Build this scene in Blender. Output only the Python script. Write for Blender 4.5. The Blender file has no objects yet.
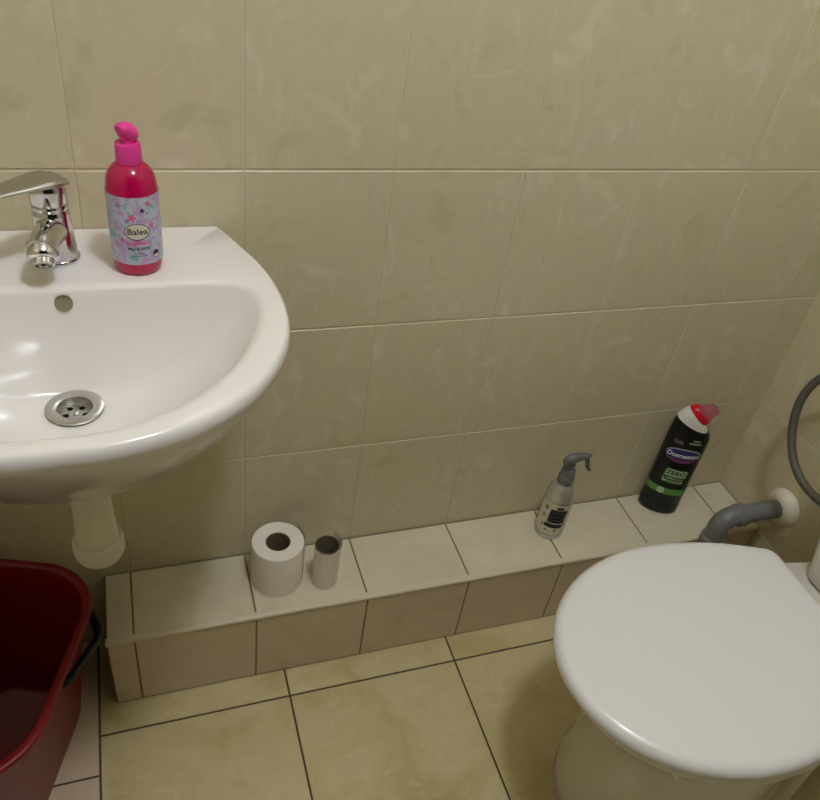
import bpy, bmesh, math, random
from mathutils import Vector, Matrix
random.seed(7)
C = bpy.context.scene.collection
PI = math.pi
sin, cos = math.sin, math.cos

# ------------------------------------------------------------------ helpers
def lin(r, g, b):
    f = lambda c: (c/255/12.92) if c/255 <= .04045 else ((c/255+.055)/1.055)**2.4
    return (f(r), f(g), f(b), 1)

def mat(name, col, rough=.4, metal=0, coat=0, trans=0, ior=1.45, spec=.5, bump=None, sss=0, alpha=1):
    m = bpy.data.materials.new(name); m.use_nodes = True
    nt = m.node_tree; p = nt.nodes['Principled BSDF']
    p.inputs['Base Color'].default_value = col
    p.inputs['Roughness'].default_value = rough
    p.inputs['Metallic'].default_value = metal
    p.inputs['Coat Weight'].default_value = coat
    p.inputs['Coat Roughness'].default_value = .06
    p.inputs['Transmission Weight'].default_value = trans
    p.inputs['IOR'].default_value = ior
    p.inputs['Specular IOR Level'].default_value = spec
    if sss:
        p.inputs['Subsurface Weight'].default_value = sss
        p.inputs['Subsurface Radius'].default_value = (.01, .004, .004)
    if bump:
        tc = nt.nodes.new('ShaderNodeTexCoord'); n = nt.nodes.new('ShaderNodeTexNoise')
        n.inputs['Scale'].default_value = bump[0]; n.inputs['Detail'].default_value = 4
        b = nt.nodes.new('ShaderNodeBump'); b.inputs['Strength'].default_value = bump[1]; b.inputs['Distance'].default_value = .002
        nt.links.new(tc.outputs['Object'], n.inputs['Vector']); nt.links.new(n.outputs['Fac'], b.inputs['Height'])
        nt.links.new(b.outputs['Normal'], p.inputs['Normal'])
    return m

def noise_mat(name, cols, scale, rough=.35, fine=None, streak=None, island=True, bump=.05, aniso=(1, 1, 1), spec=.5):
    """mottled stone / ceramic: colour ramp over noise, one random shift per tile"""
    m = mat(name, cols[0], rough, spec=spec); nt = m.node_tree; N = nt.nodes; L = nt.links
    p = N['Principled BSDF']
    tc = N.new('ShaderNodeTexCoord'); geo = N.new('ShaderNodeNewGeometry')
    mp = N.new('ShaderNodeMapping'); mp.inputs['Scale'].default_value = aniso
    L.new(tc.outputs['Object'], mp.inputs['Vector'])
    vec = mp.outputs['Vector']
    if island:
        mu = N.new('ShaderNodeMath'); mu.operation = 'MULTIPLY'; mu.inputs[1].default_value = 37.0
        L.new(geo.outputs['Random Per Island'], mu.inputs[0])
        ad = N.new('ShaderNodeVectorMath'); ad.operation = 'ADD'
        L.new(vec, ad.inputs[0]); L.new(mu.outputs[0], ad.inputs[1]); vec = ad.outputs[0]
    n = N.new('ShaderNodeTexNoise'); n.inputs['Scale'].default_value = scale; n.inputs['Detail'].default_value = 6
    n.inputs['Roughness'].default_value = .6; n.inputs['Distortion'].default_value = .6
    L.new(vec, n.inputs['Vector'])
    r = N.new('ShaderNodeValToRGB'); e = r.color_ramp.elements
    e[0].position = .3; e[0].color = cols[0]; e[1].position = .7; e[1].color = cols[-1]
    for i, c in enumerate(cols[1:-1]):
        q = e.new(.3 + .4*(i+1)/(len(cols)-1)); q.color = c
    L.new(n.outputs['Fac'], r.inputs['Fac'])
    out = r.outputs['Color']
    if streak:                                   # pale scratchy veins
        s = N.new('ShaderNodeTexNoise'); s.inputs['Scale'].default_value = streak[0]; s.inputs['Detail'].default_value = 3
        s.inputs['Distortion'].default_value = 2.2
        m2 = N.new('ShaderNodeMapping'); m2.inputs['Scale'].default_value = streak[3]; m2.inputs['Rotation'].default_value = streak[4]
        L.new(vec, m2.inputs['Vector']); L.new(m2.outputs['Vector'], s.inputs['Vector'])
        sr = N.new('ShaderNodeValToRGB'); sr.color_ramp.elements[0].position = .58; sr.color_ramp.elements[1].position = .74
        sr.color_ramp.elements[0].color = (0, 0, 0, 1); sr.color_ramp.elements[1].color = (streak[1],)*3 + (1,)
        L.new(s.outputs['Fac'], sr.inputs['Fac'])
        mx = N.new('ShaderNodeMixRGB'); mx.inputs['Color2'].default_value = streak[2]
        L.new(sr.outputs['Color'], mx.inputs['Fac']); L.new(out, mx.inputs['Color1']); out = mx.outputs['Color']
    L.new(out, p.inputs['Base Color'])
    if bump:
        f = N.new('ShaderNodeTexNoise'); f.inputs['Scale'].default_value = fine or 60; f.inputs['Detail'].default_value = 3
        L.new(vec, f.inputs['Vector'])
        b = N.new('ShaderNodeBump'); b.inputs['Strength'].default_value = bump; b.inputs['Distance'].default_value = .004
        L.new(f.outputs['Fac'], b.inputs['Height']); L.new(b.outputs['Normal'], p.inputs['Normal'])
    return m

def obj(name, bm, mats, parent=None, smooth=True, angle=40):
    bmesh.ops.recalc_face_normals(bm, faces=bm.faces)
    me = bpy.data.meshes.new(name); bm.to_mesh(me); bm.free()
    for m in (mats if isinstance(mats, (list, tuple)) else [mats]): me.materials.append(m)
    if smooth:
        for p in me.polygons: p.use_smooth = True
        me.set_sharp_from_angle(angle=math.radians(angle))
    o = bpy.data.objects.new(name, me); C.objects.link(o)
    if parent: o.parent = parent
    return o

def tag(o, label, cat, group=None):
    o['label'] = label; o['category'] = cat
    if group: o['group'] = group
    return o

def thing(name, label, cat, loc=(0, 0, 0), rotz=0):
    o = bpy.data.objects.new(name, None); C.objects.link(o); o.empty_display_size = .05
    o.location = loc; o.rotation_euler = (0, 0, rotz)
    return tag(o, label, cat)

def loft(rings, cap0=True, cap1=True, closed=True, bm=None):
    bm = bm or bmesh.new()
    vs = [[bm.verts.new(p) for p in r] for r in rings]
    n = len(rings[0])
    for a, b in zip(vs, vs[1:]):
        for i in range(n if closed else n-1):
            j = (i+1) % n
            bm.faces.new((a[i], a[j], b[j], b[i]))
    if cap0: bm.faces.new(vs[0][::-1])
    if cap1: bm.faces.new(vs[-1])
    return bm

def circ(cx, cy, z, rx, ry=None, n=48, ph=0):
    ry = rx if ry is None else ry
    return [(cx+rx*cos(ph+2*PI*i/n), cy+ry*sin(ph+2*PI*i/n), z) for i in range(n)]

def lathe(prof, n=48, cap0=True, cap1=True, c=(0, 0), closedprof=False, bm=None):
    rings = [circ(c[0], c[1], z, max(r, 1e-5), n=n) for r, z in prof]
    if closedprof: rings.append(rings[0])
    b = loft(rings, cap0 and not closedprof, cap1 and not closedprof, bm=bm)
    bmesh.ops.remove_doubles(b, verts=b.verts, dist=1e-6)
    return b

def spline(pts, n=10):
    P = [Vector(p) for p in pts]; out = []
    for i in range(len(P)-1):
        a = P[max(i-1, 0)]; b = P[i]; c = P[i+1]; d = P[min(i+2, len(P)-1)]
        for k in range(n):
            t = k/n
            out.append(.5*((2*b)+(c-a)*t+(2*a-5*b+4*c-d)*t*t+(3*b-a-3*c+d)*t**3))
    out.append(P[-1]); return out

def tube(path, r, n=20, cap=True, flat=1.0, up=None, bm=None):
    """swept round (or flattened) bar; r may be a number or a list"""
    P = [Vector(p) for p in path]; rings = []
    t0 = (P[1]-P[0]).normalized()
    u = Vector(up) if up else t0.orthogonal()
    for i, p in enumerate(P):
        t = (P[min(i+1, len(P)-1)]-P[max(i-1, 0)]).normalized()
        u = (u - t*u.dot(t)).normalized(); v = t.cross(u)
        rr = r[i] if isinstance(r, (list, tuple)) else r
        rings.append([p + u*rr*flat*cos(2*PI*k/n) + v*rr*sin(2*PI*k/n) for k in range(n)])
    return loft(rings, cap, cap, bm=bm)

def box(bm, x0, x1, y0, y1, z0, z1, bev=0, seg=2):
    b = bmesh.new(); bmesh.ops.create_cube(b, size=1)
    for v in b.verts:
        v.co = Vector(((x0+x1)/2+v.co.x*(x1-x0), (y0+y1)/2+v.co.y*(y1-y0), (z0+z1)/2+v.co.z*(z1-z0)))
    if bev: bmesh.ops.bevel(b, geom=b.edges[:], offset=bev, segments=seg, affect='EDGES', profile=.5)
    me = bpy.data.meshes.new('t'); b.to_mesh(me); b.free(); bm.from_mesh(me); bpy.data.meshes.remove(me)
    return bm

def tiles(u_edges, v_edges, to3, gap=.0022, bev=.0011, drop=.0010, bm=None):
    """tiled face: every tile a raised plate with sloped edges, grout between. to3(u,v,h) -> point"""
    bm = bm or bmesh.new()
    lay = []
    U = (u_edges[0], u_edges[-1]); V = (v_edges[0], v_edges[-1])
    g = [bm.verts.new(to3(u, v, -drop)) for u, v in ((U[0], V[0]), (U[1], V[0]), (U[1], V[1]), (U[0], V[1]))]
    f = bm.faces.new(g); f.material_index = 1
    for a0, a1 in zip(u_edges, u_edges[1:]):
        for b0, b1 in zip(v_edges, v_edges[1:]):
            h = gap/2
            o = [(a0+h, b0+h), (a1-h, b0+h), (a1-h, b1-h), (a0+h, b1-h)]
            k = h+bev
            inn = [(a0+k, b0+k), (a1-k, b0+k), (a1-k, b1-k), (a0+k, b1-k)]
            if a1-a0 < 2*k+.001 or b1-b0 < 2*k+.001: continue
            O = [bm.verts.new(to3(u, v, -drop-.0002)) for u, v in o]; I = [bm.verts.new(to3(u, v, 0)) for u, v in inn]
            bm.faces.new(I)
            for i in range(4):
                j = (i+1) % 4; bm.faces.new((O[i], O[j], I[j], I[i]))
    bmesh.ops.recalc_face_normals(bm, faces=bm.faces)
    return bm

def orient(bm, d):
    """make every roughly facing polygon look along d"""
    d = Vector(d)
    for f in bm.faces:
        f.normal_update()
        if f.normal.dot(d) < 0: f.normal_flip()
    return bm
def obj_flat(name, bm, mats, parent=None):
    me = bpy.data.meshes.new(name); bm.to_mesh(me); bm.free()
    for m in mats: me.materials.append(m)
    o = bpy.data.objects.new(name, me); C.objects.link(o)
    if parent: o.parent = parent
    return o

def text_mesh(name, s, size, m, parent, u, v, a, b, off=.0004, bold=.0, shear=0, spacing=1.0, rot=0, sx=1.0):
    """lettering wrapped on the front of an elliptical bottle (front = local -Y)"""
    cu = bpy.data.curves.new(name, 'FONT'); cu.body = s; cu.size = size; cu.align_x = 'CENTER'; cu.align_y = 'CENTER'
    cu.offset = bold; cu.shear = shear; cu.space_character = spacing; cu.resolution_u = 3
    t = bpy.data.objects.new(name, cu); C.objects.link(t)
    dg = bpy.context.evaluated_depsgraph_get()
    me = bpy.data.meshes.new_from_object(t.evaluated_get(dg))
    bpy.data.objects.remove(t); bpy.data.curves.remove(cu)
    me.name = name
    for q in me.vertices:
        x, y = q.co.x*sx, q.co.y
        x, y = x*cos(rot)-y*sin(rot), x*sin(rot)+y*cos(rot)
        q.co = wrap(u+x, v+y, a, b, off)
    me.materials.clear(); me.materials.append(m)
    o = bpy.data.objects.new(name, me); C.objects.link(o); o.parent = parent
    return o

def wrap(u, z, a, b, off=0):
    t = u/a
    return Vector(((a+off)*sin(t), -(b+off)*cos(t), z))

def patch(name, pts, m, parent, a, b, off=.0003):
    """flat outline (u,z) printed on the bottle front"""
    bm = bmesh.new(); P = []
    for p, q in zip(pts, pts[1:]+pts[:1]):
        m_ = max(1, int(math.hypot(q[0]-p[0], q[1]-p[1])/.0015)+0)
        P += [(p[0]+(q[0]-p[0])*k/m_, p[1]+(q[1]-p[1])*k/m_) for k in range(m_)]
    pts = P
    c = (sum(p[0] for p in pts)/len(pts), sum(p[1] for p in pts)/len(pts))
    K = 6; rings = []
    for k in range(1, K+1):
        rings.append([bm.verts.new(wrap(c[0]+(p[0]-c[0])*k/K, c[1]+(p[1]-c[1])*k/K, a, b, off)) for p in pts])
    cv = bm.verts.new(wrap(c[0], c[1], a, b, off)); n = len(pts)
    for i in range(n):
        bm.faces.new((cv, rings[0][i], rings[0][(i+1) % n]))
        for r0, r1 in zip(rings, rings[1:]):
            bm.faces.new((r0[i], r1[i], r1[(i+1) % n], r0[(i+1) % n]))
    return obj(name, bm, m, parent)

def ell(u, z, ru, rz, n=32, rot=0):
    return [(u+ru*cos(2*PI*i/n)*cos(rot)-rz*sin(2*PI*i/n)*sin(rot), z+ru*cos(2*PI*i/n)*sin(rot)+rz*sin(2*PI*i/n)*cos(rot)) for i in range(n)]
def rrect(u, z, w, h, r, n=5, shear=0):
    out = []
    for cx, cz, a0 in ((w/2-r, h/2-r, 0), (-w/2+r, h/2-r, PI/2), (-w/2+r, -h/2+r, PI), (w/2-r, -h/2+r, 1.5*PI)):
        for i in range(n+1):
            t = a0+PI/2*i/n; x = cx+r*cos(t); y = cz+r*sin(t); out.append((u+x+shear*y, z+y))
    return out

def boolean(o, cutters, angle=40):
    for c in cutters: c.parent = o.parent; c.location = o.location
    for c in cutters:
        md = o.modifiers.new('cut', 'BOOLEAN'); md.object = c; md.operation = 'DIFFERENCE'; md.solver = 'EXACT'
    dg = bpy.context.evaluated_depsgraph_get()
    me = bpy.data.meshes.new_from_object(o.evaluated_get(dg))
    o.modifiers.clear(); old = o.data; o.data = me; me.name = o.name
    bpy.data.meshes.remove(old)
    for p in me.polygons: p.use_smooth = True
    me.set_sharp_from_angle(angle=math.radians(angle))
    for c in cutters: bpy.data.objects.remove(c)

# ------------------------------------------------------------------ materials
WALL_TILE = noise_mat('glazed_beige_wall_tile', [lin(202, 192, 156), lin(212, 204, 169), lin(211, 199, 168), lin(221, 213, 183)], 13, .24,
                      streak=(14, .40, lin(226, 221, 204), (1.7, 1.7, .55), (0, .35, 0)), bump=.07, fine=24)
WALL_GROUT = mat('beige_wall_grout', lin(212, 203, 174), .8)
LEDGE_TILE = noise_mat('pale_ledge_tile', [lin(207, 197, 168), lin(214, 205, 178), lin(220, 212, 188)], 9, .3,
                       streak=(16, .4, lin(222, 216, 198), (1, 1, 1), (0, .3, .4)), bump=.08, fine=24)
LEDGE_FRONT = noise_mat('ledge_front_tile', [lin(202, 184, 153), lin(210, 195, 165), lin(206, 188, 162)], 9, .35, bump=.06, fine=24)
BROWN_GROUT = mat('brown_grout', lin(132, 116, 88), .85, bump=(300, .3))
FLOOR_TILE = noise_mat('mottled_floor_tile', [lin(188, 170, 120), lin(200, 185, 137), lin(209, 196, 151), lin(200, 182, 141)], 7, .32,
                       streak=(18, .38, lin(222, 214, 178), (1, 1.8, 1), (0, 0, .6)), bump=.08, fine=30)
FLOOR_PALE = noise_mat('pinkish_floor_tile', [lin(206, 186, 156), lin(214, 196, 168), lin(218, 202, 176)], 8, .35, bump=.06, fine=30)
FLOOR_GROUT = mat('dark_floor_grout', lin(92, 80, 60), .85, bump=(300, .3))
PAINT = mat('white_ceiling_paint', lin(226, 220, 206), .8, bump=(60, .1))
CERAMIC = mat('white_glazed_ceramic', lin(236, 232, 228), .12, coat=.5)
SEATW = mat('white_seat_plastic', lin(230, 229, 227), .28, coat=.12)
CERAMIC_T = mat('white_toilet_ceramic', lin(222, 216, 204), .14, coat=.4)
CISTERN = mat('white_cistern_plastic', lin(232, 229, 220), .3)
CHROME = mat('polished_chrome', (.66, .66, .66, 1), .09, metal=1)
CHROME2 = mat('brushed_chrome', (.56, .55, .52, 1), .30, metal=1)
STEEL = mat('brushed_steel', (.56, .55, .51, 1), .3, metal=1)
DARK = mat('painted_drain_shade', lin(24, 23, 22), .5)
WPLAST = mat('white_pipe_plastic', lin(232, 224, 204), .4)
TRIMP = mat('cream_trim_plastic', lin(214, 204, 178), .35)
RED = mat('dark_red_bucket_plastic', lin(116, 9, 18), .38)
BLACKP = mat('black_handle_plastic', lin(24, 27, 27), .45)
PINK = mat('pink_pump_plastic', lin(234, 62, 156), .35, sss=.1)
SOAP = mat('pink_red_soap_plastic', lin(224, 16, 100), .14, trans=.5, ior=1.35, coat=.4)
PAPER = mat('toilet_paper', lin(236, 228, 214), .95, spec=.1, bump=(220, .35))
CARD = mat('grey_brown_cardboard', lin(126, 113, 92), .9, spec=.1, bump=(150, .2))
GREYPIPE = mat('grey_pipe_plastic', lin(124, 124, 124), .35)
HOSE = mat('grey_braided_hose', lin(104, 101, 94), .4, metal=.3, bump=(900, .5))
ALU = mat('brushed_aluminium_bottle', (.66, .64, .61, 1), .30, metal=.75)
CHAR = mat('charcoal_spray_plastic', lin(108, 106, 108), .28)
GELB = mat('black_bottle_plastic', lin(14, 15, 14), .3)
GELW = mat('white_neck_plastic', lin(226, 222, 214), .35)
GELR = mat('red_collar_plastic', lin(206, 18, 34), .3)
GELP = mat('translucent_pink_cap', lin(232, 150, 165), .2, trans=.75, ior=1.2)
INK_W = mat('white_ink', lin(225, 226, 224), .5)
INK_S = mat('silver_blue_ink', lin(176, 178, 196), .5)
INK_B = mat('blue_ink', lin(40, 52, 110), .5)
INK_R = mat('red_ink', lin(176, 50, 60), .5)
INK_G = mat('green_ink', lin(92, 150, 70), .5)
INK_DG = mat('dark_green_ink', lin(38, 84, 38), .5)
INK_LG = mat('pale_green_ink', lin(176, 206, 160), .5)
INK_K = mat('black_ink', lin(28, 26, 34), .5)
INK_PK = mat('pink_ink', lin(222, 92, 140), .5)
INK_LV = mat('lavender_ink', lin(150, 128, 190), .5)
INK_BR = mat('grey_ink', lin(96, 96, 92), .5)
LABEL_W = mat('off_white_label', lin(216, 210, 190), .5)

def floral(name):
    m = mat(name, (1, 1, 1, 1), .4); nt = m.node_tree; N = nt.nodes; L = nt.links; p = N['Principled BSDF']
    tc = N.new('ShaderNodeTexCoord')
    n = N.new('ShaderNodeTexNoise'); n.inputs['Scale'].default_value = 90; n.inputs['Detail'].default_value = 5; n.inputs['Distortion'].default_value = .5
    L.new(tc.outputs['Object'], n.inputs['Vector'])
    r = N.new('ShaderNodeValToRGB'); e = r.color_ramp.elements
    cs = [(.28, lin(110, 160, 170)), (.40, lin(160, 188, 194)), (.48, lin(196, 192, 208)), (.55, lin(172, 160, 200)), (.63, lin(196, 150, 190)), (.74, lin(196, 100, 160))]
    e[0].position, e[0].color = cs[0]; e[1].position, e[1].color = cs[-1]
    for ps, c in cs[1:-1]: q = e.new(ps); q.color = c
    L.new(n.outputs['Fac'], r.inputs['Fac']); L.new(r.outputs['Color'], p.inputs['Base Color'])
    return m
FLORAL = floral('floral_label_print')

# ------------------------------------------------------------------ the room
XR, XL, YF, ZC = 1.0785, -.80, -1.75, 2.45
TW, TH, Z0 = .2, .25, .4205                     # wall tile 20 x 25 cm, a joint at z = Z0
ROWS = [0] + [Z0+TH*k for k in range(-1, 9)]; ROWS[-1] = ZC
ROWS = [z for z in ROWS if z < ZC-.02] + [ZC]
def struct(o): o['kind'] = 'structure'; return o
ue = [XL] + [TW*k for k in range(-3, 6)] + [XR+.0024]
struct(obj_flat('wall_back', orient(tiles(ue, ROWS, lambda u, v, h: (u, -h, v)), (0, -1, 0)), [WALL_TILE, WALL_GROUT]))
# h > 0 points into the room (towards -y)
def wall(name, edges, to3, d): struct(obj_flat(name, orient(tiles(edges, ROWS, to3), d), [WALL_TILE, WALL_GROUT]))
ve = [.0024] + [-(.21+.2*k) for k in range(0, 8)] + [YF]; ve = sorted(ve)
wall('wall_right', ve, lambda u, v, h: (XR-h, u, v), (-1, 0, 0))
wall('wall_left', ve, lambda u, v, h: (XL+h, u, v), (1, 0, 0))
bm = bmesh.new(); bm.faces.new([bm.verts.new(p) for p in ((XL, YF, ZC), (XL, 0, ZC), (XR, 0, ZC), (XR, YF, ZC))]); orient(bm, (0, 0, -1))
struct(obj_flat('ceiling', bm, [PAINT]))
FP, FX, FY = .3261, -.2725, -.1975
fu = [FX+FP*k for k in range(0, 5)]; fu = [x for x in fu if x < XR-.02]+[XR]
fv = sorted([0, FY] + [FY-FP*k for k in range(1, 5)]); fv = [v for v in fv if v > YF+.02]; fv = [YF]+fv
bm = tiles(fu, fv, lambda u, v, h: (u, v, h), gap=.0034, bev=.0008, drop=.0008)
n0 = len(bm.faces)
fu2 = [XL, FX-FP, FX]; fu2 = [x for x in fu2]
fv2 = sorted([0, -.2665, -.2665-FP, -.2665-2*FP, -.2665-3*FP, YF])
tiles(fu2, fv2, lambda u, v, h: (u, v, h), gap=.0034, bev=.0008, drop=.0008, bm=bm)
bm.faces.ensure_lookup_table()
for f in list(bm.faces)[n0:]:
    if f.material_index == 0: f.material_index = 2
orient(bm, (0, 0, 1))
struct(obj_flat('floor', bm, [FLOOR_TILE, FLOOR_GROUT, FLOOR_PALE]))

# ------------------------------------------------------------------ tiled pipe-casing ledge along the back wall
LX, LD, LZ = -.243, .1435, .180
le = [LX] + [TW*k for k in range(-1, 6)] + [XR-.0015]
ledge = thing('tiled_ledge', 'long low tiled ledge boxed in along the foot of the back wall', 'ledge', (0, 0, 0))
bm = tiles(le, [-LD, -.0015], lambda u, v, h: (u, v, LZ+h), gap=.0028, bev=.001, drop=.001)
orient(bm, (0, 0, 1)); obj_flat('ledge_top', bm, [LEDGE_TILE, BROWN_GROUT], ledge)
bm = tiles(le, [.0015, LZ], lambda u, v, h: (u, -LD-h, v), gap=.0028, bev=.001, drop=.001)
orient(bm, (0, -1, 0)); obj_flat('ledge_front', bm, [LEDGE_FRONT, BROWN_GROUT], ledge)
bm = tiles([-LD, -.0015], [.0015, LZ], lambda u, v, h: (LX-h, u, v), gap=.0028, bev=.001, drop=.001)
orient(bm, (-1, 0, 0)); obj_flat('ledge_end', bm, [LEDGE_FRONT, BROWN_GROUT], ledge)
# quarter-round corner strip along the front top edge
ring = []
for x in (LX-.001, XR-.0015):
    ring.append([(x, -LD+.009, LZ+.0014), (x, -LD+.002, LZ+.0018), (x, -LD-.0012, LZ+.0008), (x, -LD-.0026, LZ-.0014), (x, -LD-.0028, LZ-.0045), (x, -LD-.0014, LZ-.0075), (x, -LD+.009, LZ-.0075)])
obj('edge_trim', loft(ring), TRIMP, ledge, angle=70)['label'] = 'cream plastic corner strip'

# ------------------------------------------------------------------ washbasin
BX, RZ = -.225, .844
half = [(0, -.4215), (.04, -.4205), (.08, -.4135), (.118, -.401), (.155, -.380), (.187, -.352), (.214, -.317), (.235, -.275), (.2455, -.235), (.2485, -.195),
        (.2465, -.155), (.2405, -.118), (.2305, -.083), (.2165, -.0485), (.2015, -.021), (.190, -.0015)]
inner = [(0, -.3955), (.035, -.3945), (.067, -.388), (.118, -.3635), (.150, -.336), (.178, -.302), (.2, -.262), (.214, -.22), (.2175, -.19), (.214, -.166), (.203, -.1505), (.183, -.1435), (.12, -.140), (.06, -.138), (0, -.1375)]
CY = -.235
def radial(poly, n):
    """sample a symmetric outline at n equal angles round (0, CY)"""
    sp = [(p.x, p.y) for p in spline([(x, y, 0) for x, y in poly], 12)]
    if poly is half: sp += [(.12, -.0015), (.06, -.0015), (0, -.0015)]
    full = sp + [(-x, y) for x, y in sp[::-1]]
    ang = [math.atan2(x, -(y-CY)) % (2*PI) for x, y in full]           # 0 at the front, growing to the right
    out = []
    for i in range(n):
        t = 2*PI*i/n; best = None
        for k in range(len(full)-1):
            a, b = ang[k], ang[k+1]
            if b < a-PI: b += 2*PI
            if a-1e-9 <= t <= b+1e-9 and b > a:
                f = (t-a)/(b-a); best = (full[k][0]+f*(full[k+1][0]-full[k][0]), full[k][1]+f*(full[k+1][1]-full[k][1])); break
        out.append(best or full[0])
    return out
NS = 240
O = radial(half, NS); I = radial(inner, NS)
DX, DY, DZ = 0.003, -.201, .717                          # drain, relative to BX
def push(p, k, ref=(0, -.20)):                           # move outline outwards by k (not at the wall)
    dx, dy = p[0]-ref[0], p[1]-ref[1]; l = math.hypot(dx, dy); w = min(1, max(0, -p[1]-.002)/.05)
    return (p[0]+dx/l*k*w, p[1]+dy/l*k*w)
rings = []
def R3(pts, z): rings.append([(BX+x, y, z) for x, y in pts])
def shrink(p, kx, ky): return (p[0]*kx, -.10+(p[1]+.10)*ky if p[1] < -.10 else p[1])
# underside up to the rim
R3([shrink(p, .40, .50) for p in O], .679)
R3([shrink(p, .60, .62) for p in O], .686)
R3([shrink(p, .695, .70) for p in O], .6945)
R3([shrink(p, .712, .712) for p in O], .6975)
R3([shrink(p, .722, .722) for p in O], .7025)
R3([shrink(p, .765, .762) for p in O], .719)
R3([shrink(p, .835, .828) for p in O], .746)
R3([shrink(p, .900, .890) for p in O], .773)
R3([shrink(p, .953, .943) for p in O], .799)
R3([push(shrink(p, .990, .984), -.002) for p in O], .819)
R3([push(p, -.0030) for p in O], .828)
R3([push(p, -.0028) for p in O], .834)
R3([push(p, -.0042) for p in O], .8392)
R3([push(p, -.0070) for p in O], .8428)
R3([push(p, -.0100) for p in O], .8440)
# flat rim towards the bowl edge
mix = lambda a, b, t: (a[0]+(b[0]-a[0])*t, a[1]+(b[1]-a[1])*t)
R3([mix(push(p, -.0100), q, .5) for p, q in zip(O, I)], .8440)
for k_ in range(0, 9):
    a_ = k_/8*math.radians(50); rr0 = .016
    R3([push(q, .007-rr0*sin(a_), (0, -.23)) for q in I], .8440-rr0*(1-cos(a_)))
PK, ZK = .007-.016*sin(math.radians(50)), .8440-.016*(1-cos(math.radians(50)))
# bowl
K = 26
I2 = [push(q, PK, (0, -.23)) for q in I]
DR = .027
for k in range(1, K+1):
    s = k/K
    pl = 1-(1-s)**1.0
    row = []
    for i, q in enumerate(I2):
        a = 2*PI*i/NS
        d = (DX+DR*sin(a), DY-DR*cos(a))
        t = s
        x, y = mix(q, d, t)
        L_ = math.hypot(q[0]-DX, q[1]-DY)
        # depth profile: steeper where the wall of the bowl is close to the drain
        e = 2.6
        z = ZK - (ZK-DZ)*(1-(1-t)**e)
        zl = ZK - (ZK-DZ)*math.sin(min(1, t*1.0)*PI/2)**.9
        row.append((BX+x, y, .5*z+.5*zl))
    rings.append(row)
rings.append([(BX+DX+.0235*sin(2*PI*i/NS), DY-.0235*cos(2*PI*i/NS), DZ-.003) for i in range(NS)])
rings.append([(BX+DX+.0235*sin(2*PI*i/NS), DY-.0235*cos(2*PI*i/NS), .690) for i in range(NS)])
basin = thing('washbasin', 'white ceramic washbasin fixed to the tiled back wall', 'sink', (0, 0, 0))
bowl = obj('basin_bowl', loft(rings), CERAMIC, basin, angle=80)
# overflow hole drilled into the back of the bowl
OVX, OVY, OVZ = BX+.004, -.150, .828
bmc = tube([(OVX, OVY-.03, OVZ+.013), (OVX, OVY+.05, OVZ-.022)], .0098, n=32)
cut = obj('cut', bmc, DARK); boolean(bowl, [cut], 80)
bm = bmesh.new()
tube([(OVX, OVY+.006, OVZ-.0026), (OVX, OVY+.0479, OVZ-.0211)], .0097, n=32, bm=bm)
ovr = obj('overflow_sleeve', bm, mat('dull_brass_sleeve', lin(158, 148, 124), .45, metal=.5), basin); ovr['label'] = 'dark metal sleeve in the overflow hole'
# drain: flange, cup, strainer
drn = obj('drain', lathe([(.0225, -.001), (.0318, .0012), (.0322, .0022), (.0305, .0032), (.0215, .0030), (.0195, .0022), (.0188, -.002), (.0186, -.0085), (.0165, -.0105), (.0165, -.030), (.0225, -.030)], 64, closedprof=True), STEEL, basin)
drn.location = (BX+DX, DY, DZ+.0015); drn['label'] = 'round steel drain'
bm = lathe([(.0185, -.0100), (.0185, -.0078), (.0150, -.0072), (.0001, -.0070)], 48)
st = obj('strainer', bm, STEEL, drn)
cuts = []
for k in range(5):
    a = PI/2 + 2*PI*k/5 + .6
    b2 = tube([(.0112*cos(a), .0112*sin(a), -.02), (.0112*cos(a), .0112*sin(a), 0)], .0036, n=20)
    cuts.append(obj('cut', b2, DARK))
boolean(st, cuts)
obj('screw', lathe([(.0035, -.0072), (.0035, -.0058), (.0028, -.0052), (.0001, -.0050)], 20), CHROME, drn)
obj('drain_throat_shade', lathe([(.0163, -.0295), (.0163, -.0285), (.0001, -.0285)], 24), DARK, drn)  # near-black disc closes the tube, its colour standing in for shade below the strainer

# ------------------------------------------------------------------ drain trap under the basin
TX, TY = -.222, -.200
trap = thing('drain_trap', 'white plastic bottle trap hanging under the washbasin', 'drain trap', (TX, TY, 0))
obj('tailpipe', lathe([(.019, .60), (.019, .676), (.028, .6775), (.028, .679), (.0001, .679)], 40), WPLAST, trap)
obj('trap_body', lathe([(.0001, .482), (.0262, .482), (.0256, .51), (.0242, .555), (.0236, .585), (.0234, .589), (.0246, .591), (.025, .595), (.025, .614), (.0232, .618), (.0001, .618)], 48), WPLAST, trap)
obj('trap_cap', lathe([(.0001, .463), (.023, .463), (.0290, .466), (.0318, .472), (.0324, .479), (.0324, .492), (.0312, .496), (.0270, .4975), (.0001, .4975)], 48), WPLAST, trap)
obj('outlet_pipe', tube([(0, 0, .585), (0, .03, .585), (0, -TY-.0135, .585)], .0165, n=28), WPLAST, trap)
obj('wall_rose', tube([(0, -TY-.013, .585), (0, -TY-.004, .585), (0, -TY-.0005, .585)], [.020, .031, .033], n=36), WPLAST, trap)

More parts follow.
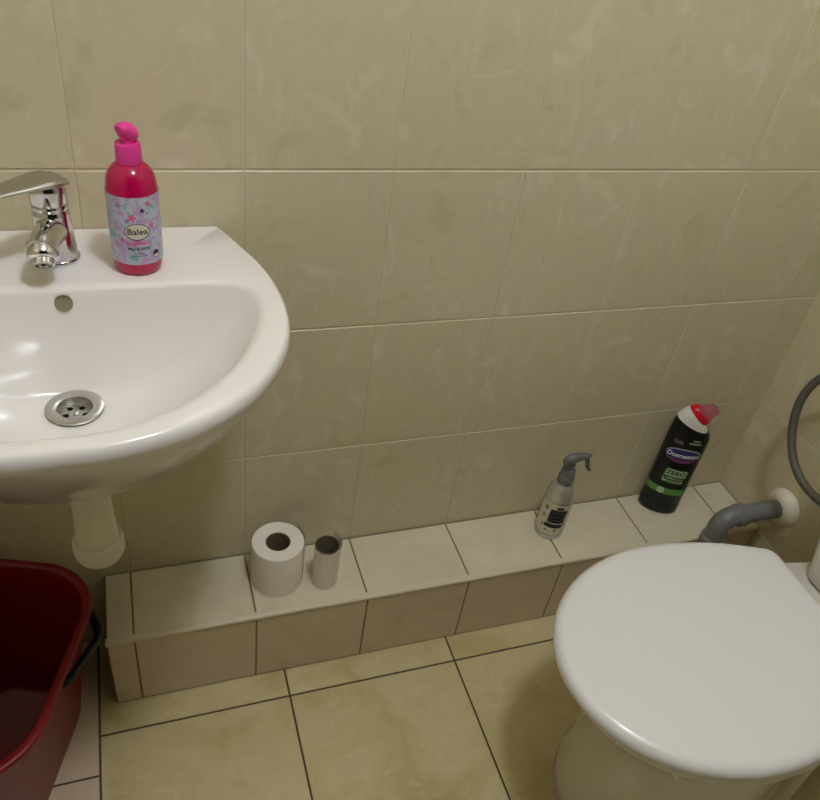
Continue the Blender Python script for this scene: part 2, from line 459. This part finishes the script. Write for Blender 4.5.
# ------------------------------------------------------------------ tap
tap = thing('basin_tap', 'chrome single-lever mixer tap standing on the washbasin', 'tap', (-.2254, -.0725, RZ+.0002))
obj('base_flange', lathe([(.0001, 0), (.0238, 0), (.0245, .0012), (.0245, .0036), (.0235, .0052), (.0215, .006), (.0001, .006)], 56), CHROME, tap)
obj('tap_body', lathe([(.0001, .004), (.0226, .005), (.0220, .018), (.0208, .040), (.0202, .058), (.0198, .0615), (.0190, .0625), (.0190, .0645), (.0198, .0655), (.0198, .0690), (.0190, .070), (.0001, .0705)], 56), CHROME, tap)
# spout, forward and a little to the left
sp = spline([(0, .004, .034), (-.003, -.020, .0425), (-.0065, -.046, .0460), (-.0085, -.066, .0430)], 8)
obj('spout', tube(sp, [.0185-.0030*min(1, i/14) for i in range(len(sp))], n=32, up=(0, 0, 1)), CHROME, tap)
nz = Matrix.Translation((-.0087, -.0625, .0400)) @ Matrix.Rotation(math.radians(-48), 4, 'X')
bm = lathe([(.0001, .014), (.0128, .014), (.0160, .010), (.0168, -.002), (.0164, -.006), (.0150, -.0075), (.0116, -.008), (.0112, -.0135), (.0102, -.0145), (.0085, -.0145), (.0080, -.012), (.0001, -.012)], 40)
bm.transform(nz); obj('aerator', bm, CHROME, tap)
# lever: cap with a long flat handle growing out of it
cap = lathe([(.0001, .0702), (.0192, .0705), (.0199, .072), (.0202, .084), (.0202, .090), (.0190, .0945), (.0135, .0965), (.0075, .0980), (.0001, .0985)], 56)
obj('lever_cap', cap, CHROME, tap)
ld = Vector((-.80, -.60, 0)); lw = Vector((.60, -.80, 0))
ringsL = []
for s, w, z0, z1 in ((-.0225, .010, .0885, .0920), (-.0175, .0175, .0880, .0968), (-.005, .0218, .0900, .1005), (.008, .0218, .0920, .1015), (.022, .0192, .0935, .1008), (.042, .0158, .0938, .0998), (.064, .0134, .0945, .0996), (.086, .0120, .0952, .1000), (.098, .0098, .0960, .1000), (.103, .005, .0970, .0992)):
    c = ld*s; r = []
    for k in range(24):
        t = 2*PI*k/24; ex = abs(cos(t))**.55*(1 if cos(t) >= 0 else -1); ez = abs(sin(t))**.8*(1 if sin(t) >= 0 else -1)
        r.append(c + lw*w*ex + Vector((0, 0, (z0+z1)/2+(z1-z0)/2*ez)))
    ringsL.append(r)
obj('lever_handle', loft(ringsL), CHROME2, tap, angle=60)

# ------------------------------------------------------------------ soap bottle
SO = (-.1370, -.0985, RZ+.0003); SR = .0283
soap = thing('soap_bottle', 'pink hand soap pump bottle with flowery label on the washbasin', 'soap bottle', SO, math.radians(2))
obj('bottle_body', lathe([(.0001, .0015), (.019, .0008), (.0225, 0), (.0252, .002), (.0268, .006), (.0275, .012), (SR, .018), (SR, .098), (.0274, .104), (.0262, .111), (.0236, .1175), (.0198, .1225), (.0155, .1262), (.0125, .128), (.0125, .134), (.0001, .134)], 64), SOAP, soap)
bm = loft([[wrap(u, z, SR, SR, .0003) for u in [(-.98+1.96*i/48)*SR*1.62 for i in range(49)]] for z in [.0165+.0815*k/8 for k in range(9)]], False, False, closed=False)
lab = obj('label', bm, FLORAL, soap); lab['label'] = 'lavender and teal flowery paper label'
obj('collar', lathe([(.0001, .1275), (.0136, .1275), (.0140, .1285), (.0134, .1475), (.0128, .149), (.0001, .149)], 48), PINK, soap)
obj('pump_stem', lathe([(.0068, .148), (.0068, .1585), (.0001, .1585)], 32), PINK, soap)
bm = bmesh.new()
# head: swept hood whose beak points towards the room, a little to the left
d = Vector((-.62, -.78, 0)); w = Vector((.78, -.62, 0)); R_ = []
for s_, hw, z0, z1 in ((-.0112, .004, .149, .160), (-.0102, .0080, .1482, .1645), (-.005, .0104, .1482, .1692), (.001, .0106, .1486, .1714), (.0045, .0100, .1520, .1718), (.0080, .0085, .1590, .1714), (.0110, .0068, .1622, .1702), (.0122, .0044, .1630, .1690)):
    R_.append([d*s_ + w*hw*cos(2*PI*k/24) + Vector((0, 0, (z0+z1)/2+(z1-z0)/2*sin(2*PI*k/24))) for k in range(24)])
loft(R_, bm=bm); obj('pump_head', bm, PINK, soap)
obj('dip_tube', lathe([(.0028, .02), (.0028, .131), (.0001, .131)], 16), GELR, soap)
# print
patch('brand_plate_edge', ell(.0005, .0575, .0136, .0102), INK_K, lab, SR, SR, .00045)
patch('brand_plate', ell(.0005, .0577, .0127, .0092), LABEL_W, lab, SR, SR, .0006)
text_mesh('brand_lettering', 'Balea', .0104, INK_K, lab, .0005, .0577, SR, SR, .0008, bold=.00015)
text_mesh('script_lettering', 'Fancy Melody', .0052, INK_PK, lab, .001, .0435, SR, SR, .0006, bold=.0001, shear=.3)
text_mesh('soap_lettering', 'MILDE SEIFE', .0046, INK_K, lab, .001, .0368, SR, SR, .0006, bold=.00012)
for zz, ww in ((.0312, .0125), (.0280, .0175)):
    patch('small_print_line', rrect(.001, zz, ww, .0009, .0004), INK_BR, lab, SR, SR, .0006)
patch('round_badge', ell(.0205, .0275, .0044, .0048), INK_K, lab, SR, SR, .0006)
patch('badge_window', [(.0205+.0034*cos(PI+PI*i/12), .0268+.0036*sin(PI+PI*i/12)) for i in range(13)], LABEL_W, lab, SR, SR, .0008)
for u, z, r, m in ((-.004, .0745, .0050, INK_PK), (-.0095, .0705, .0036, INK_LV), (.0075, .0825, .003, INK_K), (.0125, .079, .0022, INK_LV), (-.018, .088, .0042, INK_LV), (.017, .064, .004, INK_PK), (-.0165, .047, .0034, INK_PK), (.0145, .090, .0036, INK_PK)):
    pts = []
    for i in range(40):
        t = 2*PI*i/40; rr = r*(.72+.28*cos(5*t)); pts.append((u+rr*cos(t), z+rr*sin(t)))
    patch('printed_flower', pts, m, lab, SR, SR, .0005)

# ------------------------------------------------------------------ toilet paper
roll = thing('toilet_roll', 'thick white toilet paper roll standing on the ledge', 'toilet paper', (.0485, -.0660, LZ+.0002))
RR, RI, RH = .0455, .0215, .097
obj('paper', lathe([(RI, 0), (RR-.0015, 0), (RR, .0015), (RR, RH-.002), (RR-.001, RH), (RI+.003, RH), (RI, RH-.001)], 72, closedprof=True), PAPER, roll)
obj('core', lathe([(RI-.0012, 0), (RI, 0), (RI, RH-.0015), (RI-.0012, RH-.0015)], 56, closedprof=True), CARD, roll)['label'] = 'cardboard core'
obj('loose_sheet', loft([[((RR+.0006+.0004*k)*cos(a), (RR+.0006+.0004*k)*sin(a), z) for k, a in enumerate([math.radians(-20+i*4) for i in range(16)])] for z in (.001, .05, RH-.001)], False, False, closed=False), PAPER, roll)
tubeT = thing('toilet_roll_tube', 'nearly empty toilet roll tube with a last scrap of paper, right of the full roll', 'cardboard tube', (.1305, -.0905, LZ+.0002), math.radians(10))
obj('cardboard_tube', lathe([(.0203, 0), (.0215, 0), (.0215, RH), (.0203, RH)], 56, closedprof=True), CARD, tubeT)
R_ = []
for z in (.0005, .03, .065, RH-.0008):
    r = []
    for i in range(60):
        a = math.radians(-225+i*4.6); fl = max(0, i-36)/23
        rr = .0221+.0003*sin(i*.9+z*40) + fl**1.5*(.004+.010*z/RH)
        r.append((rr*cos(a), rr*sin(a), z))
    R_.append(r)
obj('paper_scrap', loft(R_, False, False, closed=False), PAPER, tubeT)['label'] = 'white paper left on the tube'

# ------------------------------------------------------------------ spray bottle
SPR = (.6055, -.0590, LZ+.0002); QR = .0280
spray = thing('spray_bottle', 'silver aluminium spray bottle with charcoal trigger on the ledge', 'spray bottle', SPR, math.radians(-32))
obj('bottle_body', lathe([(.0001, .001), (.024, 0), (.0270, .0012), (QR, .004), (QR, .102), (.0275, .109), (.0260, .118), (.0228, .127), (.0184, .1345), (.0156, .1375), (.0150, .146), (.0001, .146)], 56), ALU, spray)
bm = loft([[wrap(u, z, QR, QR, .0003) for u in [(-1+2*i/56)*QR*PI for i in range(57)]] for z in (.013, .04, .07, .100)], False, False, closed=False)
sl = obj('label', bm, LABEL_W, spray); sl['label'] = 'pale label with dark lettering block'
for z in (.0125, .1005):
    obj('label_border', loft([[wrap(u, zz, QR, QR, .0005) for u in [(-1+2*i/56)*QR*PI for i in range(57)]] for zz in (z-.0007, z+.0007)], False, False, closed=False), INK_BR, sl)
patch('lettering_block', rrect(.006, .066, .034, .036, .004, shear=.05), INK_K, sl, QR, QR, .0006)
patch('lettering_block', rrect(.003, .040, .036, .011, .003), INK_K, sl, QR, QR, .0006)
patch('lettering_block', rrect(.007, .089, .014, .007, .002), INK_K, sl, QR, QR, .0006)
for u, z, ww in ((.006, .0765, .020), (.006, .0655, .024), (.005, .0555, .022)):
    patch('label_stroke', rrect(u, z, ww, .0012, .0005), INK_BR, sl, QR, QR, .0008)
for u, z, r in ((-.020, .082, .0055), (-.022, .060, .004), (-.019, .036, .0042), (.023, .075, .004), (.023, .045, .0045), (.009, .028, .004), (-.010, .026, .003)):
    pts = [(u+r*(.65+.35*cos(4*t))*cos(t), z+r*1.3*(.65+.35*cos(4*t))*sin(t)) for t in [2*PI*i/40 for i in range(40)]]
    patch('printed_leaf', pts, INK_BR if r > .0041 else INK_DG, sl, QR, QR, .0006)
obj('collar', lathe([(.0001, .1385), (.0156, .1385), (.0162, .140), (.0160, .154), (.0152, .157), (.0140, .158), (.0134, .170), (.0110, .173), (.0001, .174)], 40), CHAR, spray)
# spray head reaches to the right along the wall

hang = math.radians(32)                                  # undo bottle turn: head points along +x
hx = Vector((cos(hang), sin(hang), 0)); hy = Vector((-sin(hang), cos(hang), 0))
R_ = []
for s, hw, z0, z1 in ((-.0165, .003, .188, .195), (-.0152, .0070, .1835, .2005), (-.010, .0094, .1805, .2055), (-.002, .0100, .1830, .2090), (.008, .0094, .1890, .2100), (.018, .0082, .1930, .2090), (.027, .0066, .1950, .2065), (.034, .0050, .1960, .2040), (.0355, .0040, .1970, .2030)):
    R_.append([hx*s + hy*hw*cos(2*PI*k/24) + Vector((0, 0, (z0+z1)/2+(z1-z0)/2*sin(2*PI*k/24))) for k in range(24)])
obj('spray_head', loft(R_), CHAR, spray)
obj('head_stem', lathe([(.0095, .170), (.0088, .176), (.0092, .184), (.0001, .186)], 32), CHAR, spray)
q = [hx*.034+Vector((0, 0, .2005)), hx*.0400+Vector((0, 0, .2000))]
obj('nozzle', tube(q, [.0042, .0035], n=20), CHAR, spray)
tp = spline([hx*.022+Vector((0, 0, .199)), hx*.031+Vector((0, 0, .1935)), hx*.0365+Vector((0, 0, .183)), hx*.0405+Vector((0, 0, .170)), hx*.0480+Vector((0, 0, .160))], 6)
obj('trigger', tube(tp, [.0062-.0030*i/24 for i in range(len(tp))], n=20), CHAR, spray)

# ------------------------------------------------------------------ toilet cleaner bottle
GA, GB = .0355, .0235
gel = thing('cleaner_bottle', 'black toilet cleaner bottle with slanted white neck and red collar on the ledge', 'cleaner bottle', (.8790, -.0415, LZ+.0002), math.radians(-33))
gel.scale = (1.15, 1.03, 1.03)
def ering(cx, z, a, b, tilt=0, n=48):
    r = []
    for i in range(n):
        t = 2*PI*i/n; x = a*cos(t)
        ex = x
        r.append((cx+ex*cos(tilt), b*sin(t), z-ex*sin(tilt)))
    return r
bodyr = [ering(0, .0015, .031, .019), ering(0, 0, .0325, .0205), ering(0, .003, .0350, .0228), ering(0, .010, GA, GB), ering(0, .030, GA, GB), ering(0, .034, GA-.0005, GB-.0005), ering(0, .038, GA, GB),
         ering(0, .12, GA+.0002, GB+.0002), ering(0, .165, GA, GB), ering(0, .190, GA, GB, .06), ering(.0, .208, .0352, .0234, .16), ering(-.0010, .220, .0342, .0230, .27), ering(-.0022, .2265, .0322, .0218, .33), ering(-.0028, .2285, .030, .0205, .35)]
obj('bottle_body', loft(bodyr), GELB, gel)
obj('neck', loft([ering(-.0030, .2275, .0318, .0212, .35), ering(-.0030, .2300, .0314, .0210, .40), ering(-.0020, .2380, .0285, .0195, .52), ering(-.0006, .2455, .0250, .0180, .64), ering(.0002, .2485, .0225, .0170, .70)]), GELW, gel)['label'] = 'slanted white neck'
obj('collar', loft([ering(.0000, .2470, .0235, .0172, .72), ering(.0008, .2484, .0238, .0172, .74), ering(.0066, .2546, .0222, .0160, .78), ering(.0078, .2558, .0200, .0150, .78)]), GELR, gel)['label'] = 'red collar'
obj('cap', loft([ering(.0076, .2555, .0172, .0130, .78), ering(.0120, .2602, .0160, .0122, .78), ering(.0180, .2668, .0125, .0100, .80), ering(.0222, .2714, .0110, .0090, .80), ering(.0238, .2731, .0085, .0070, .80)]), GELP, gel)['label'] = 'translucent pink cap'
def gp(name, pts, m, off=.0004): return patch(name, pts, m, gel, GA, GB, off)
def gt(name, s, size, m, u, v, off=.0008, **k): return text_mesh(name, s, size, m, gel, u, v, GA, GB, off, **k)
# green band with a round badge
obj('green_band', loft([[wrap(u, z, GA, GB, .0004) for u in [(-1+2*i/40)*GA*1.5 for i in range(41)]] for z in (.056, .064, .072)], False, False, closed=False), INK_G, gel)
gp('round_badge', ell(-.011, .0642, .0072, .0082), INK_LG, .0007)
gp('green_panel_edge', rrect(.003, .1060, .043, .039, .004, shear=.06), INK_DG)
gp('green_panel', rrect(.003, .1060, .038, .034, .003, shear=.06), INK_LG, .0006)
gp('panel_bar', rrect(.003, .1000, .037, .0105, .0015), INK_K, .0008)
gt('zero_lettering', 'ZERO', .0135, INK_K, .003, .1142, .0009, bold=.0004)
gt('limescale_lettering', 'LIMESCALE', .0066, INK_LG, .003, .1000, .0011, bold=.0002)
gp('small_print_line', rrect(.003, .0920, .026, .002, .0006), INK_DG, .0009)
# oval logo: pale edge, dark field, red underline, silver lettering
gp('logo_edge', ell(.001, .1610, .0345, .0178, rot=.10), INK_S, .0004)
gp('logo_field', ell(.0005, .1596, .0335, .0158, rot=.10), INK_B, .0006)
gp('logo_sweep', [(-.026+.053*i/20, .1480+.0045*(i/20)**2-.0010*sin(PI*i/20)) for i in range(21)] + [(.027-.053*i/20, .1500-.0048*sin(PI*(20-i)/20)+.0045*((20-i)/20)**2) for i in range(21)], INK_R, .0008)
gt('logo_lettering', 'Domestos', .0150, INK_W, .0008, .1612, .0010, bold=.0005, shear=.15, rot=.08, sx=.95)
gt('top_lettering', '24H', .0075, INK_LG, .0125, .2020, .0006, bold=.0002)
gp('top_print_line', rrect(.0125, .1950, .022, .0030, .0008), INK_LG, .0006)
gp('side_print', rrect(-.016, .1905, .018, .0095, .002, shear=-.1), INK_BR, .0006)

# ------------------------------------------------------------------ grey waste pipe with elbow
PX, PY, PZ = .924, -.169, .267
pipe = thing('waste_pipe', 'grey plastic pipe with elbow coming out of the right wall', 'pipe', (PX, PY, 0))
PR = .0190
obj('straight_pipe', tube([(.040, 0, PZ), (XR-PX-.0016, 0, PZ)], PR, n=32), GREYPIPE, pipe)
el = [(.046, 0, PZ), (.026, 0, PZ)] + [(.026-.026*sin(t), 0, PZ-.026+.026*cos(t)) for t in [PI/2*i/14 for i in range(1, 15)]] + [(0, 0, PZ-.06)]
obj('elbow', tube(el, PR+.0016, n=32, up=(0, 1, 0)), GREYPIPE, pipe)
obj('socket_ring', tube([(.032, 0, PZ), (.034, 0, PZ), (.047, 0, PZ), (.049, 0, PZ)], [PR+.0015, PR+.0045, PR+.0045, PR+.0015], n=36), GREYPIPE, pipe)
obj('socket_ring', tube([(0, 0, PZ-.052), (0, 0, PZ-.054), (0, 0, PZ-.068), (0, 0, PZ-.070)], [PR+.0015, PR+.0045, PR+.0045, PR+.0015], n=36), GREYPIPE, pipe)
obj('downpipe', tube([(0, 0, PZ-.06), (0, 0, .0008)], PR, n=32), GREYPIPE, pipe)
obj('wall_rose', tube([(XR-PX-.022, 0, PZ), (XR-PX-.020, 0, PZ), (XR-PX-.012, 0, PZ), (XR-PX-.005, 0, PZ), (XR-PX-.0008, 0, PZ)], [.0225, .027, .036, .0400, .0410], n=48), WPLAST, pipe)['label'] = 'cream round wall rose'

# ------------------------------------------------------------------ toilet
TYC = -.5015
wc = thing('toilet', 'white toilet with closed lid in front of the right wall', 'toilet', (.70, TYC, 0))
ox = .70
def dring(xf, xc, hw, xb, hwb, z, n=64, pw=1.0, rc=0):
    """egg / D outline: half ellipse in front of xc, sides easing to hwb at the back xb"""
    pts = []
    for i in range(n//2+1):
        t = PI/2 + PI*i/(n//2)
        pts.append((xc+(xc-xf)*cos(t), hw*sin(t)))
    m = n//4 if not rc else n//3
    back = []
    for i in range(1, m+1):
        f = i/m; e = f*f*(3-2*f) if pw == 1 else f**pw
        back.append((xc+(xb-xc)*f, -(hw+(hwb-hw)*e)))
    if rc:                                            # rounded rear corners
        f1 = 1-rc/(xb-xc)
        back = [(xc+(xb-xc)*f1*i/m, -(hw+(hwb-hw)*(f1*i/m)**pw)) for i in range(1, m+1)]
        ye = back[-1][1]
        back += [(xb-rc+rc*sin(PI/2*k/6), ye+.15*rc*k/6+rc-rc*cos(PI/2*k/6)) for k in range(1, 7)]
    out = pts + back + [(x, -y) for x, y in back[::-1]]
    return [(x-ox, y, z) for x, y in out]
rings = [dring(.463, .655, .141, .86, .105, .0005), dring(.459, .655, .145, .86, .108, .006), dring(.461, .655, .144, .86, .106, .03), dring(.470, .655, .137, .87, .10, .10), dring(.468, .655, .136, .88, .10, .17),
         dring(.456, .65, .139, .90, .105, .23), dring(.438, .64, .146, .93, .110, .29), dring(.418, .625, .156, .96, .113, .34), dring(.396, .615, .168, .985, .115, .362), dring(.387, .61, .173, .995, .116, .376), dring(.388, .61, .172, .995, .115, .3835), dring(.396, .61, .166, .993, .112, .387)]
obj('pan', loft(rings), CERAMIC_T, wc, angle=50)
# seat ring under the lid
so = [dring(.366, .585, .184, .815, .128, z, pw=2.0) for z in (.3895, .393, .406, .411)]
so[0] = dring(.369, .585, .181, .815, .126, .3885, pw=2.0); so[3] = dring(.369, .585, .181, .815, .126, .4115, pw=2.0)
si = [dring(.43, .60, .12, .76, .10, z, pw=2.0) for z in (.4115, .3885)]
obj('seat', loft(so+si+[so[0]], False, False), SEATW, wc, angle=50)
for dx, dy in ((.458-ox, -.140), (.458-ox, .140)):
    bm = bmesh.new(); box(bm, dx-.007, dx+.007, dy-.006, dy+.006, .3790, .3900, .0015); obj('seat_bumper', bm, WPLAST, wc)
L0 = (.3515, .583, .1865, .805, .133)
def lid_ring(k, z): return dring(L0[0]+k, L0[1], L0[2]-k, L0[3]-k*.5, L0[4]-k*.7, z, pw=2.0, rc=.018)
lid = [lid_ring(.012, .4125), lid_ring(.004, .4125), lid_ring(.001, .4140), lid_ring(0, .4180), lid_ring(.0005, .4235), lid_ring(.003, .4280), lid_ring(.008, .4318), lid_ring(.015, .4338), lid_ring(.030, .4350), lid_ring(.07, .4360), lid_ring(.11, .4364), lid_ring(.15, .4366)]
obj('lid', loft(lid), SEATW, wc, angle=50)['label'] = 'white closed toilet lid'
for dy in (-.075, .075):
    obj('hinge', tube([(.818-ox, dy-.02, .4000), (.818-ox, dy+.02, .4000)], .0085, n=24), SEATW, wc)
    obj('hinge_foot', lathe([(.013, .3865), (.013, .392), (.008, .3935), (.0001, .3935)], 28, c=(.832-ox, dy)), SEATW, wc)
def crect(x0, x1, hw, r, z, n=6):
    out = []
    for cx, cy, a0 in ((x1-r, hw-r, 0), (x0+r, hw-r, PI/2), (x0+r, -hw+r, PI), (x1-r, -hw+r, 1.5*PI)):
        for i in range(n+1):
            t = a0+PI/2*i/n; out.append((cx+r*cos(t)-ox, cy+r*sin(t), z))
    return out
cr = [crect(.868, 1.055, .100, .02, .3875), crect(.862, 1.062, .106, .024, .393), crect(.860, 1.066, .112, .026, .420), crect(.858, 1.068, .123, .028, .470), crect(.856, 1.070, .138, .03, .54), crect(.854, 1.071, .155, .03, .62), crect(.853, 1.071, .166, .03, .70), crect(.853, 1.071, .168, .03, .735)]
cist = obj('cistern', loft(cr), CISTERN, wc, angle=50)
obj('cistern_lid', loft([crect(.848, 1.073, .172, .03, .7355), crect(.846, 1.074, .174, .03, .745), crect(.848, 1.073, .172, .03, .760), crect(.862, 1.065, .158, .03, .768)]), CISTERN, cist)
obj('flush_button', lathe([(.024, .7675), (.024, .772), (.021, .7745), (.0001, .775)], 36, c=(.96-ox, 0)), CHROME2, cist)

# ------------------------------------------------------------------ flexible hose to the cistern
hose = thing('water_hose', 'dark grey flexible hose looping beside the cistern on the right wall', 'hose', (1.0, -.30, 0))
hp = [(1.0, -.352, .455), (.992, -.322, .425), (.985, -.285, .4195), (.982, -.238, .423), (.982, -.195, .447), (.984, -.163, .490), (.988, -.146, .545), (.994, -.155, .600), (1.006, -.190, .645), (1.025, -.240, .672), (1.05, -.285, .682), (XR-.018, -.300, .684)]
hp = spline([(x-1.0, y+.30, z) for x, y, z in hp], 12)
obj('hose_line', tube(hp, .0078, n=20), HOSE, hose)
obj('wall_nut', tube([(XR-1.0-.022, 0, .684), (XR-1.0-.0008, 0, .684)], .013, n=6), CHROME, hose)
a, b = hp[0], hp[2]
obj('inlet_nut', tube([a, a+(b-a).normalized()*.016], .0115, n=6), CHROME, hose)

# ------------------------------------------------------------------ red bucket
BKT = (-.4070, -.207, 0); brot = math.radians(-18.7)
bk = thing('bucket', 'dark red plastic mop bucket on the floor under the washbasin', 'bucket', BKT, brot)
def bring(hx_, hy_, r, z, n=10):
    out = []
    for cx, cy, a0 in ((hx_-r, hy_-r, 0), (-hx_+r, hy_-r, PI/2), (-hx_+r, -hy_+r, PI), (hx_-r, -hy_+r, 1.5*PI)):
        for i in range(n+1):
            t = a0+PI/2*i/n; out.append((cx+r*cos(t), cy+r*sin(t), z))
    return out
BZ = .288
rr_ = [bring(.078, 0.1270, .05, .0005), bring(.080, 0.1290, .052, .002), bring(.0825, 0.1315, .054, .012), bring(.108, 0.1580, .068, .236), bring(.109, 0.1590, .068, .240), bring(.115, 0.1650, .085, .241), bring(.1195, 0.1695, .092, BZ-.014),
       bring(.128, 0.1780, .098, BZ-.012), bring(.130, 0.1800, .099, BZ-.006), bring(.1295, 0.1795, .099, BZ-.001), bring(.1265, 0.1765, .097, BZ+.001), bring(.1185, 0.1685, .091, BZ), bring(.116, 0.1660, .089, BZ-.004),
       bring(.105, 0.1550, .066, .236), bring(.0795, 0.1285, .052, .014), bring(.074, 0.1230, .048, .006)]
obj('bucket_body', loft(rr_), RED, bk, angle=55)
def tob(p):
    q = Matrix.Rotation(-brot, 3, 'Z') @ (Vector(p)-Vector(BKT)); return q
yl = [tob(p).y for p in ((-.27, -.130, 0), (-.2485, -.180, 0), (-.29, -.240, 0))]; xm = tob((-.2500, -.180, 0)).x
hpth = spline([(.105, yl[0], .250), (.118, yl[0]-.002, .251), (xm-.004, yl[1]+.018, .2475), (xm, yl[1], .245), (xm-.006, yl[1]-.016, .242), (.118, yl[2]+.004, .234), (.105, yl[2], .232)], 8)
obj('handle', tube(hpth, .0058, n=16, flat=1.5), BLACKP, bk)['label'] = 'black plastic carrying handle'

# ------------------------------------------------------------------ light: one ceiling lamp
ld_ = bpy.data.lights.new('ceiling_lamp', 'POINT'); ld_.energy = 28.8; ld_.shadow_soft_size = .075; ld_.color = (.91, .965, 1.10)
lo = bpy.data.objects.new('ceiling_lamp', ld_); C.objects.link(lo); lo.location = (.20, -.74, 2.33)
w = bpy.data.worlds.new('World'); bpy.context.scene.world = w; w.use_nodes = True
w.node_tree.nodes['Background'].inputs['Color'].default_value = (.5, .48, .42, 1); w.node_tree.nodes['Background'].inputs['Strength'].default_value = .02

# ------------------------------------------------------------------ camera
cd = bpy.data.cameras.new('camera'); cam = bpy.data.objects.new('camera', cd); C.objects.link(cam)
cam.location = (-.14040, -.96289, 1.32785); cam.rotation_euler = (.903990, -.129483, -.310567)
cd.sensor_fit = 'HORIZONTAL'; cd.sensor_width = 36; cd.lens = 36*779.142/820; cd.clip_start = .01
S = bpy.context.scene; S.camera = cam
S.view_settings.view_transform = 'Standard'; S.view_settings.look = 'None'; S.view_settings.gamma = 1
S.view_settings.exposure = 0.0
